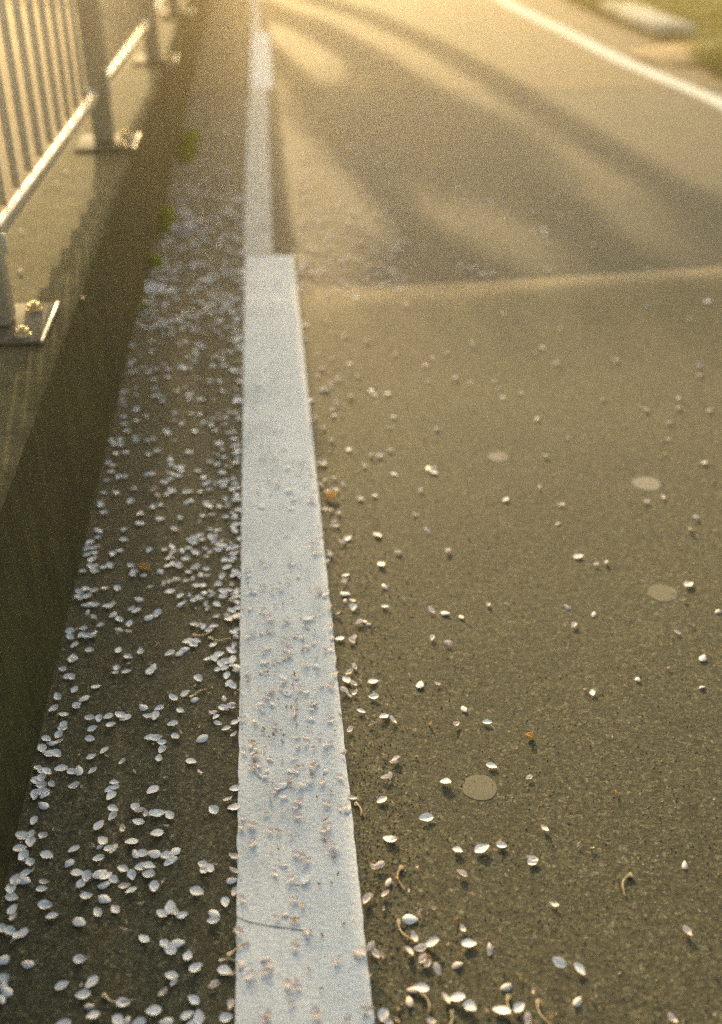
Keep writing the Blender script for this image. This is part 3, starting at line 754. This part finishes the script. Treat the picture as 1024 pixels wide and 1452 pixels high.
# extra unseen-by-hand petals, where the photograph shows them too blurred or too many to read
r2 = random.Random(5)
def inside(px, py):
    return 0 <= px <= 1024 and 0 <= py <= 1452
extra = []
for _ in range(640):                                   # gutter beyond 400 px, densest just past the joint
    py = 470 - 330 * r2.random() ** 1.25
    base = 354 - .230 * (py + 228); px = r2.uniform(base + 4, 350)
    dens = 1.0 if py > 260 else .55
    if py < 330 and px < base + 60 and py > 290: dens = 1.6
    if r2.random() < dens * .75: extra.append((px, py, r2.choice('wwwpP')))
for _ in range(26): extra.append((r2.gauss(218, 10), r2.gauss(408, 7), 'w'))
for _ in range(36): extra.append((r2.gauss(262, 18), r2.gauss(325, 14), 'w'))
for _ in range(420): extra.append((425 + 150 * r2.random() ** 1.5, r2.uniform(180, 420), r2.choice('pPPb')))
for _ in range(60): extra.append((r2.gauss(462, 14), r2.uniform(420, 800), r2.choice('pPbb')))
for _ in range(90): extra.append((r2.uniform(400, 800), r2.uniform(40, 380), r2.choice('pPw')))
for _ in range(50): extra.append((r2.uniform(560, 1024), r2.uniform(430, 900), r2.choice('pPb')))
for _ in range(60): extra.append((r2.uniform(348, 420), r2.uniform(370, 640), r2.choice('pbb')))
for _ in range(80): extra.append((r2.gauss(405, 34), r2.uniform(640, 1120), r2.choice('pPbw')))
for _ in range(60): extra.append((335 + r2.gauss(0, 4), r2.uniform(420, 900), r2.choice('wwp')))

DEPTH = [(1405, 'at the very bottom edge of the photo'), (1345, 'below the level of the paint crack'), (1285, 'level with the paint crack'),
         (1225, 'just above the paint crack level'), (1165, 'below the round olive spot level'), (1095, 'level with the round olive spot'),
         (1035, 'level with the orange bud scale'), (975, 'just above the orange bud scale level'), (905, 'below the faint round spot level'),
         (835, 'level with the faint round spot'), (775, 'level with the gutter leaf'), (0, 'farther off than the gutter leaf')]
def where(px, py):
    b = 354 - .2302 * (py + 228); l = 330 + (1452 - py) * .0143; r_ = 354 + .1048 * (py + 228)
    if px < l - 9:
        t = (px - b) / (l - b)
        return 'gutter', ('by the kerb foot', 'nearer kerb than line', 'midway between kerb and line', 'nearer line than kerb')[max(0, min(3, int(t * 4)))]
    if px < l + 9: return 'gutter', "on the white line's kerb edge"
    if px < r_ - 9: return 'line', "on the white line"
    if px < r_ + 25: return 'road', "beside the white line's road edge"
    if px < r_ + 150: return 'road', 'on the road near the line'
    return 'road', 'out on the open road'
LOOK = {'w': 'white petal', 'W': 'plump white cupped petal', 'p': 'pale pink petal', 'P': 'peach petal', 'b': 'small wilted petal', 'K': 'brown shrivelled petal'}
BAGS = {'w': WHITE, 'W': WHITE, 'p': PINK, 'P': PINK, 'b': WILT, 'K': WILT}

def scale_of(kd, r): return {'w': r.uniform(.85, 1.12), 'W': r.uniform(1.1, 1.25), 'p': r.uniform(.75, 1.0), 'P': r.uniform(.8, 1.05), 'b': r.uniform(.45, .75), 'K': r.uniform(.7, .95)}[kd]
rp = random.Random(77)
rows = []
for px, py, kd in sorted(PET, key=lambda p: -p[1]) + sorted(extra, key=lambda p: -p[1]):
    g = at(px, py, .003)
    if g.x < KX + .006: g.x = KX + .006 + rp.random() * .02
    b = where(px, py)
    on_line = (wl_x < g.x < wr_x) and g.y < yw
    z = road_z(g.x, g.y) + (.0036 if on_line else .001)
    tilt = .09 if kd in 'wp' else .3
    rot = (rp.gauss(0, tilt), rp.gauss(0, tilt), rp.uniform(0, 2 * pi) if kd not in 'w' else pi / 2 + rp.gauss(0, .9) + (pi if rp.random() < .5 else 0))
    if kd in 'wpP' and rp.random() < .16: rot = (rot[0] + pi, rot[1], rot[2])      # lying face down, arched
    sc = scale_of(kd, rp)
    if py < 440: sc *= 1.25
    up = (.0042 if abs(rot[0]) > 2 else 0.0015 + abs(sin(rot[0])) * .004 + abs(sin(rot[1])) * .003)
    rows.append((px, py, kd, (g.x, g.y, z + up * sc * .7), rot, sc))
singles, mass = [], []
npet = len(PET)
cand = [r_ for r_ in rows[:npet]]
cand.sort(key=lambda q: -(q[1] + 228) * q[5] * (.6 if q[2] in 'bK' else 1))
singles = cand[:298]; mass = cand[298:] + rows[npet:]

def give_labels(items, look, top, cat):
    """items: (object, px, py, kd); a label for each that says look, surface and depth, and counts from the kerb where several share it"""
    by = {}
    for o, px, py, kd in items:
        sf, wh = where(px, py); dp = next(t for lim, t in DEPTH if py >= lim)
        by.setdefault(look[kd] + ' ' + wh + ', ' + dp, []).append((px, o))
    ORD = ['first', 'second', 'third', 'fourth', 'fifth', 'sixth', 'seventh', 'eighth', 'ninth', 'tenth', 'eleventh', 'twelfth', 'thirteenth', 'fourteenth', 'fifteenth', 'sixteenth']
    for lab, os_ in by.items():
        os_.sort(key=lambda q: q[0])
        for i, (_, o) in enumerate(os_):
            l = lab if len(os_) == 1 else ORD[min(i, 15)] + ' ' + lab
            wds = l.split()
            if len(wds) > 16:
                l = l.replace('midway between kerb and line', 'midway to the line').replace('at the very bottom edge of the photo', 'at the bottom edge').replace("beside the white line's road edge", 'beside the white line').replace(' the ', ' ')
            tag(o, l, cat, top)
items = []
for px, py, kd, loc, rot, sc in singles:
    bag = BAGS[kd]
    o = inst('petal', bag[rp.randrange(len(bag))], None, loc, rot, (sc, sc, sc * .7))
    items.append((o, px, py, kd))
give_labels(items, LOOK, 'fallen cherry petals', 'petal')

def join_mass(name, rows_, mats_of):
    vs, fs, mi = [], [], []
    for px, py, kd, loc, rot, sc in rows_:
        bag = BAGS[kd]; me = bag[rp.randrange(len(bag))]
        from mathutils import Euler
        Mx = Matrix.LocRotScale(Vector(loc), Euler(rot), Vector((sc, sc, sc * .7))); b = len(vs)
        vs += [tuple(Mx @ v.co) for v in me.vertices]; 
        for p in me.polygons: fs.append(tuple(i + b for i in p.vertices)); mi.append({'w': 0, 'W': 0, 'p': 1, 'P': 1, 'b': 2, 'K': 2}[kd])
    return obj(name, vs, fs, None, smooth=True, mats=mats_of, mi=mi)
# the mass material cannot use per-petal object coordinates: plain translucent petals
def flat_petal(name, a, b_):
    m, nt, b = mat(name); L = nt.links
    co = nt.nodes.new('ShaderNodeNewGeometry').outputs['Position']
    n = N(nt, 'ShaderNodeTexNoise', Scale=45.0, Detail=2.0); L.new(co, n.inputs['Vector'])
    c = ramp(nt, n.outputs[0], [(.35, a), (.65, b_)]).outputs[0]
    L.new(c, b.inputs['Base Color']); b.inputs['Roughness'].default_value = .5
    t = nt.nodes.new('ShaderNodeBsdfTranslucent'); L.new(c, t.inputs[0])
    ms = nt.nodes.new('ShaderNodeMixShader'); ms.inputs[0].default_value = .25
    L.new(b.outputs[0], ms.inputs[1]); L.new(t.outputs[0], ms.inputs[2]); L.new(ms.outputs[0], nt.nodes['Material Output'].inputs[0])
    return m
o = join_mass('petals', mass, [flat_petal('far_petal_white', (.90, .87, .84), (.86, .88, .86)), flat_petal('far_petal_pink', (.90, .78, .70), (.90, .84, .78)), flat_petal('far_petal_wilting', (.62, .46, .32), (.72, .58, .48))])
o['kind'] = 'stuff'
o['label'] = 'dense drift of small white and pink petals farther along the gutter'

# small bracts, bud scales, stalks
items = []
for px, py, kd in SMALL:
    if kd == 'm': continue
    g = at(px, py, .003); z = road_z(g.x, g.y) + (.0036 if wl_x < g.x < wr_x else .001)
    sc = {'y': rp.uniform(.45, .75), 'o': rp.uniform(.95, 1.25), 'k': rp.uniform(.6, 1.0)}[kd] * (1 if py > 700 else 1.2)
    o = inst('bud_scale', BRACT[rp.randrange(4)], None, (g.x, g.y, z + .001), (rp.gauss(0, .4), rp.gauss(0, .4), rp.uniform(0, 6.3)), (sc,) * 3)
    items.append((o, px, py, kd))
give_labels(items, {'y': 'tiny ochre bud scale', 'o': 'orange brown bud scale', 'k': 'dark brown bud scale'}, 'fallen bud scales', 'bud scale')
items = []
for px, py, kd in STK:
    g = at(px, py, .003); z = road_z(g.x, g.y) + (.0036 if wl_x < g.x < wr_x else .001)
    o = inst('flower_stalk', STALK[rp.randrange(4)], None, (g.x, g.y, z), (0, 0, rp.uniform(-.6, .6) if px > 400 else rp.uniform(1.2, 1.9)), (1,) * 3)
    items.append((o, px, py, 's'))
give_labels(items, {'s': 'thin tan flower stalk'}, 'fallen flower stalks', 'flower stalk')

# dry leaves that stand out
def dry_leaf(px, py, L_, W, rot, label, h):
    vs, fs = [], []
    nu, nv = 6, 8
    for j in range(nv + 1):
        t = j / nv; w = W * .5 * sin(pi * (t * .92 + .04)) ** .8
        for i in range(nu + 1):
            s = i / nu * 2 - 1; a = s * 1.9
            vs.append((w * sin(a) / 1.1, (t - .5) * L_ + .001 * s * s, h * .5 + w * .75 * (1 - cos(a)) + .25 * h * sin(6 * t) + .002 * t))
    for j in range(nv):
        for i in range(nu):
            a = j * (nu + 1) + i; fs.append((a, a + 1, a + nu + 2, a + nu + 1))
    g = at(px, py, .004)
    o = obj('dry_leaf', vs, fs, M_leaf, smooth=True); o.location = (g.x, g.y, road_z(g.x, g.y) + .002); o.rotation_euler = rot
    md = o.modifiers.new('thick', 'SOLIDIFY'); md.thickness = .0009
    tag(o, label, 'leaf')
dry_leaf(470, 706, .027, .014, (R(16), .1, R(-52)), 'curled tan dry leaf tilted up beside the white line casting a shadow', .004)
dry_leaf(205, 806, .025, .013, (.1, .1, R(62)), 'curled tan dry leaf lying among white petals in the gutter', .003)
dry_leaf(751, 1045, .011, .008, (.3, .2, R(70)), 'tiny orange curled leaf scrap alone on the open road', .003)

# flattened gum on the asphalt
def gum(px, py, rx, ry, mt, label, seed):
    g = at(px, py); K = 26; vs, fs = [], []
    z0 = road_z(g.x, g.y)
    for q, dz in ((1.0, -.0005), (.97, .0005), (.6, .0006)):
        for k in range(K):
            a = 2 * pi * k / K; w = q * (1 + .16 * n3(cos(a) * 1.4, sin(a) * 1.4, seed) + .05 * n3(cos(a) * 5, sin(a) * 5, seed))
            gx, gy = g.x + rx * w * cos(a), g.y + ry * w * sin(a); vs.append((gx, gy, road_z(gx, gy) + dz))
    vs.append((g.x, g.y, z0 + .0006))
    for j in range(2):
        for k in range(K): fs.append((j * K + k, j * K + (k + 1) % K, (j + 1) * K + (k + 1) % K, (j + 1) * K + k))
    for k in range(K): fs.append((2 * K + k, 2 * K + (k + 1) % K, 3 * K))
    tag(obj('gum_spot', vs, fs, mt), label, 'gum', 'flattened gum spots on the road')
gum(681, 1117, .0235, .023, M_gum, 'olive round flattened gum spot close by, the most sharply outlined', 1)
gum(940, 841, .026, .024, M_gum, 'faint round gum spot beside a lone white petal', 2)
gum(917, 685, .028, .026, M_gum_pale, 'palest round gum spot far out on the open road', 3)
gum(706, 648, .020, .020, M_gum_pale, 'small blurred gum spot beyond the other three', 4)

# loose grit on the asphalt
rg = random.Random(9); vs, fs, mi = [], [], []
for _ in range(9000):
    py = 1470 - 1050 * rg.random() ** 1.15; px = rg.uniform(-30, 1060)
    if rg.random() < .35: px = rg.gauss(510, 40) + (py - 1000) * .08
    g = at(px, py)
    if g.x < KX + .01 or (wl_x - .004 < g.x < wr_x + .004): continue
    in_gut = g.x < wl_x
    if in_gut and rg.random() < .6: continue
    s = rg.uniform(.0007, .0018); z = road_z(g.x, g.y) + .0005
    b = len(vs)
    for k in range(4):
        a = pi / 2 * k + rg.random(); vs.append((g.x + s * cos(a), g.y + s * sin(a), z - .0005))
    vs.append((g.x + rg.uniform(-.3, .3) * s, g.y + rg.uniform(-.3, .3) * s, z + s * rg.uniform(.4, .9)))
    m_ = rg.choices((0, 1, 2, 3), (5, 5, 2, 1))[0]
    for k in range(4): fs.append((b + k, b + (k + 1) % 4, b + 4)); mi.append(m_)
o = obj('grit', vs, fs, None, mats=M_grit, mi=mi); o['kind'] = 'stuff'

# moss and weeds at the foot of the kerb
def moss(px, py, rx, ry, h, n, label, seed):
    r = random.Random(seed); g = at(px, py); cx, cy = max(g.x, KX + .012), g.y; vs, fs = [], []
    for _ in range(n):
        a = r.uniform(0, 2 * pi); q = r.random() ** .6; x = cx + rx * q * cos(a); y = cy + ry * q * sin(a)
        if x < KX + .001: x = KX + .002 + r.random() * .006
        z = road_z(x, y); hh = h * (1.15 - q) * r.uniform(.5, 1); d = r.uniform(0, 6.3); w = r.uniform(.0015, .0035); b = len(vs)
        lx, ly = cos(d) * hh * .5, sin(d) * hh * .5
        vs += [(x - ly * .3 - w, y, z - .001), (x + w, y + w, z - .001), (x + lx, y + ly, z + hh), (x + lx * .4 - w, y + ly * .4 + w, z + hh * .6)]
        fs += [(b, b + 1, b + 2), (b, b + 2, b + 3)]
    tag(obj('weed_tuft', vs, fs, M_weed), label, 'weed', 'weeds along the kerb foot')
moss(234, 312, .035, .16, .045, 700, 'bright green weed tuft at kerb foot just past the road joint', 1)
moss(216, 372, .022, .06, .030, 350, 'low dark green weed tuft at kerb foot level with line end', 2)
moss(268, 205, .045, .30, .06, 700, 'yellow green weed tuft farthest along the kerb foot', 3)
moss(206, 442, .010, .04, .015, 160, 'sparse short weed sprigs at kerb foot on the near side of joint', 4)

# small petals resting on top of the kerb
items = []
for px, py, kd in ((95, 246, 'P'), (80, 262, 'P'), (30, 330, 'P'), (182, 203, 'w'), (190, 207, 'w'), (239, 95, 'w'), (118, 425, 'b'), (30, 385, 'P'), (66, 800, 'b')):
    z = KH + .003
    if (px, py) == (66, 800): continue
    g = at(px, py, z)
    o = inst('petal', BAGS[kd][rp.randrange(5)], None, (g.x, g.y, z + .001), (rp.gauss(0, .3), rp.gauss(0, .3), rp.uniform(0, 6)), (1.15,) * 3)
    items.append((o, px, py))
names = ['peach petal on kerb top midway between two fence posts', 'peach petal on kerb top just inward of its twin', 'peach petal on kerb top close behind the first fence post',
         'white petal beside the second post base plate, kerb side', 'white petal beside the second post base plate, gutter side', 'white petal on kerb top near the third post',
         'wilted petal on kerb top beyond the first base plate', 'peach petal beside the foot of the first fence post']
for (o, _, _), l in zip(items, names): tag(o, l, 'petal', 'petals on the kerb top')

# ------------------------------------------------------------------ haze volume added to stand in for the veiling lens flare
hz = box_mesh('flare_haze', 900, 900, 5.6 + 3.0, M_soil, 0, -3.0)
hm = bpy.data.materials.new('flare_haze_air'); hm.use_nodes = True; nt = hm.node_tree; nt.nodes.clear()
out = nt.nodes.new('ShaderNodeOutputMaterial'); vol = nt.nodes.new('ShaderNodeVolumePrincipled')
vol.inputs['Density'].default_value = FLARE_HAZE_DENSITY; vol.inputs['Color'].default_value = (1.0, .80, .44, 1); vol.inputs['Anisotropy'].default_value = .80
nt.links.new(vol.outputs[0], out.inputs['Volume'])
hz.materials.clear(); hz.materials.append(hm)
o = inst('flare_haze', hz); o['kind'] = 'stuff'
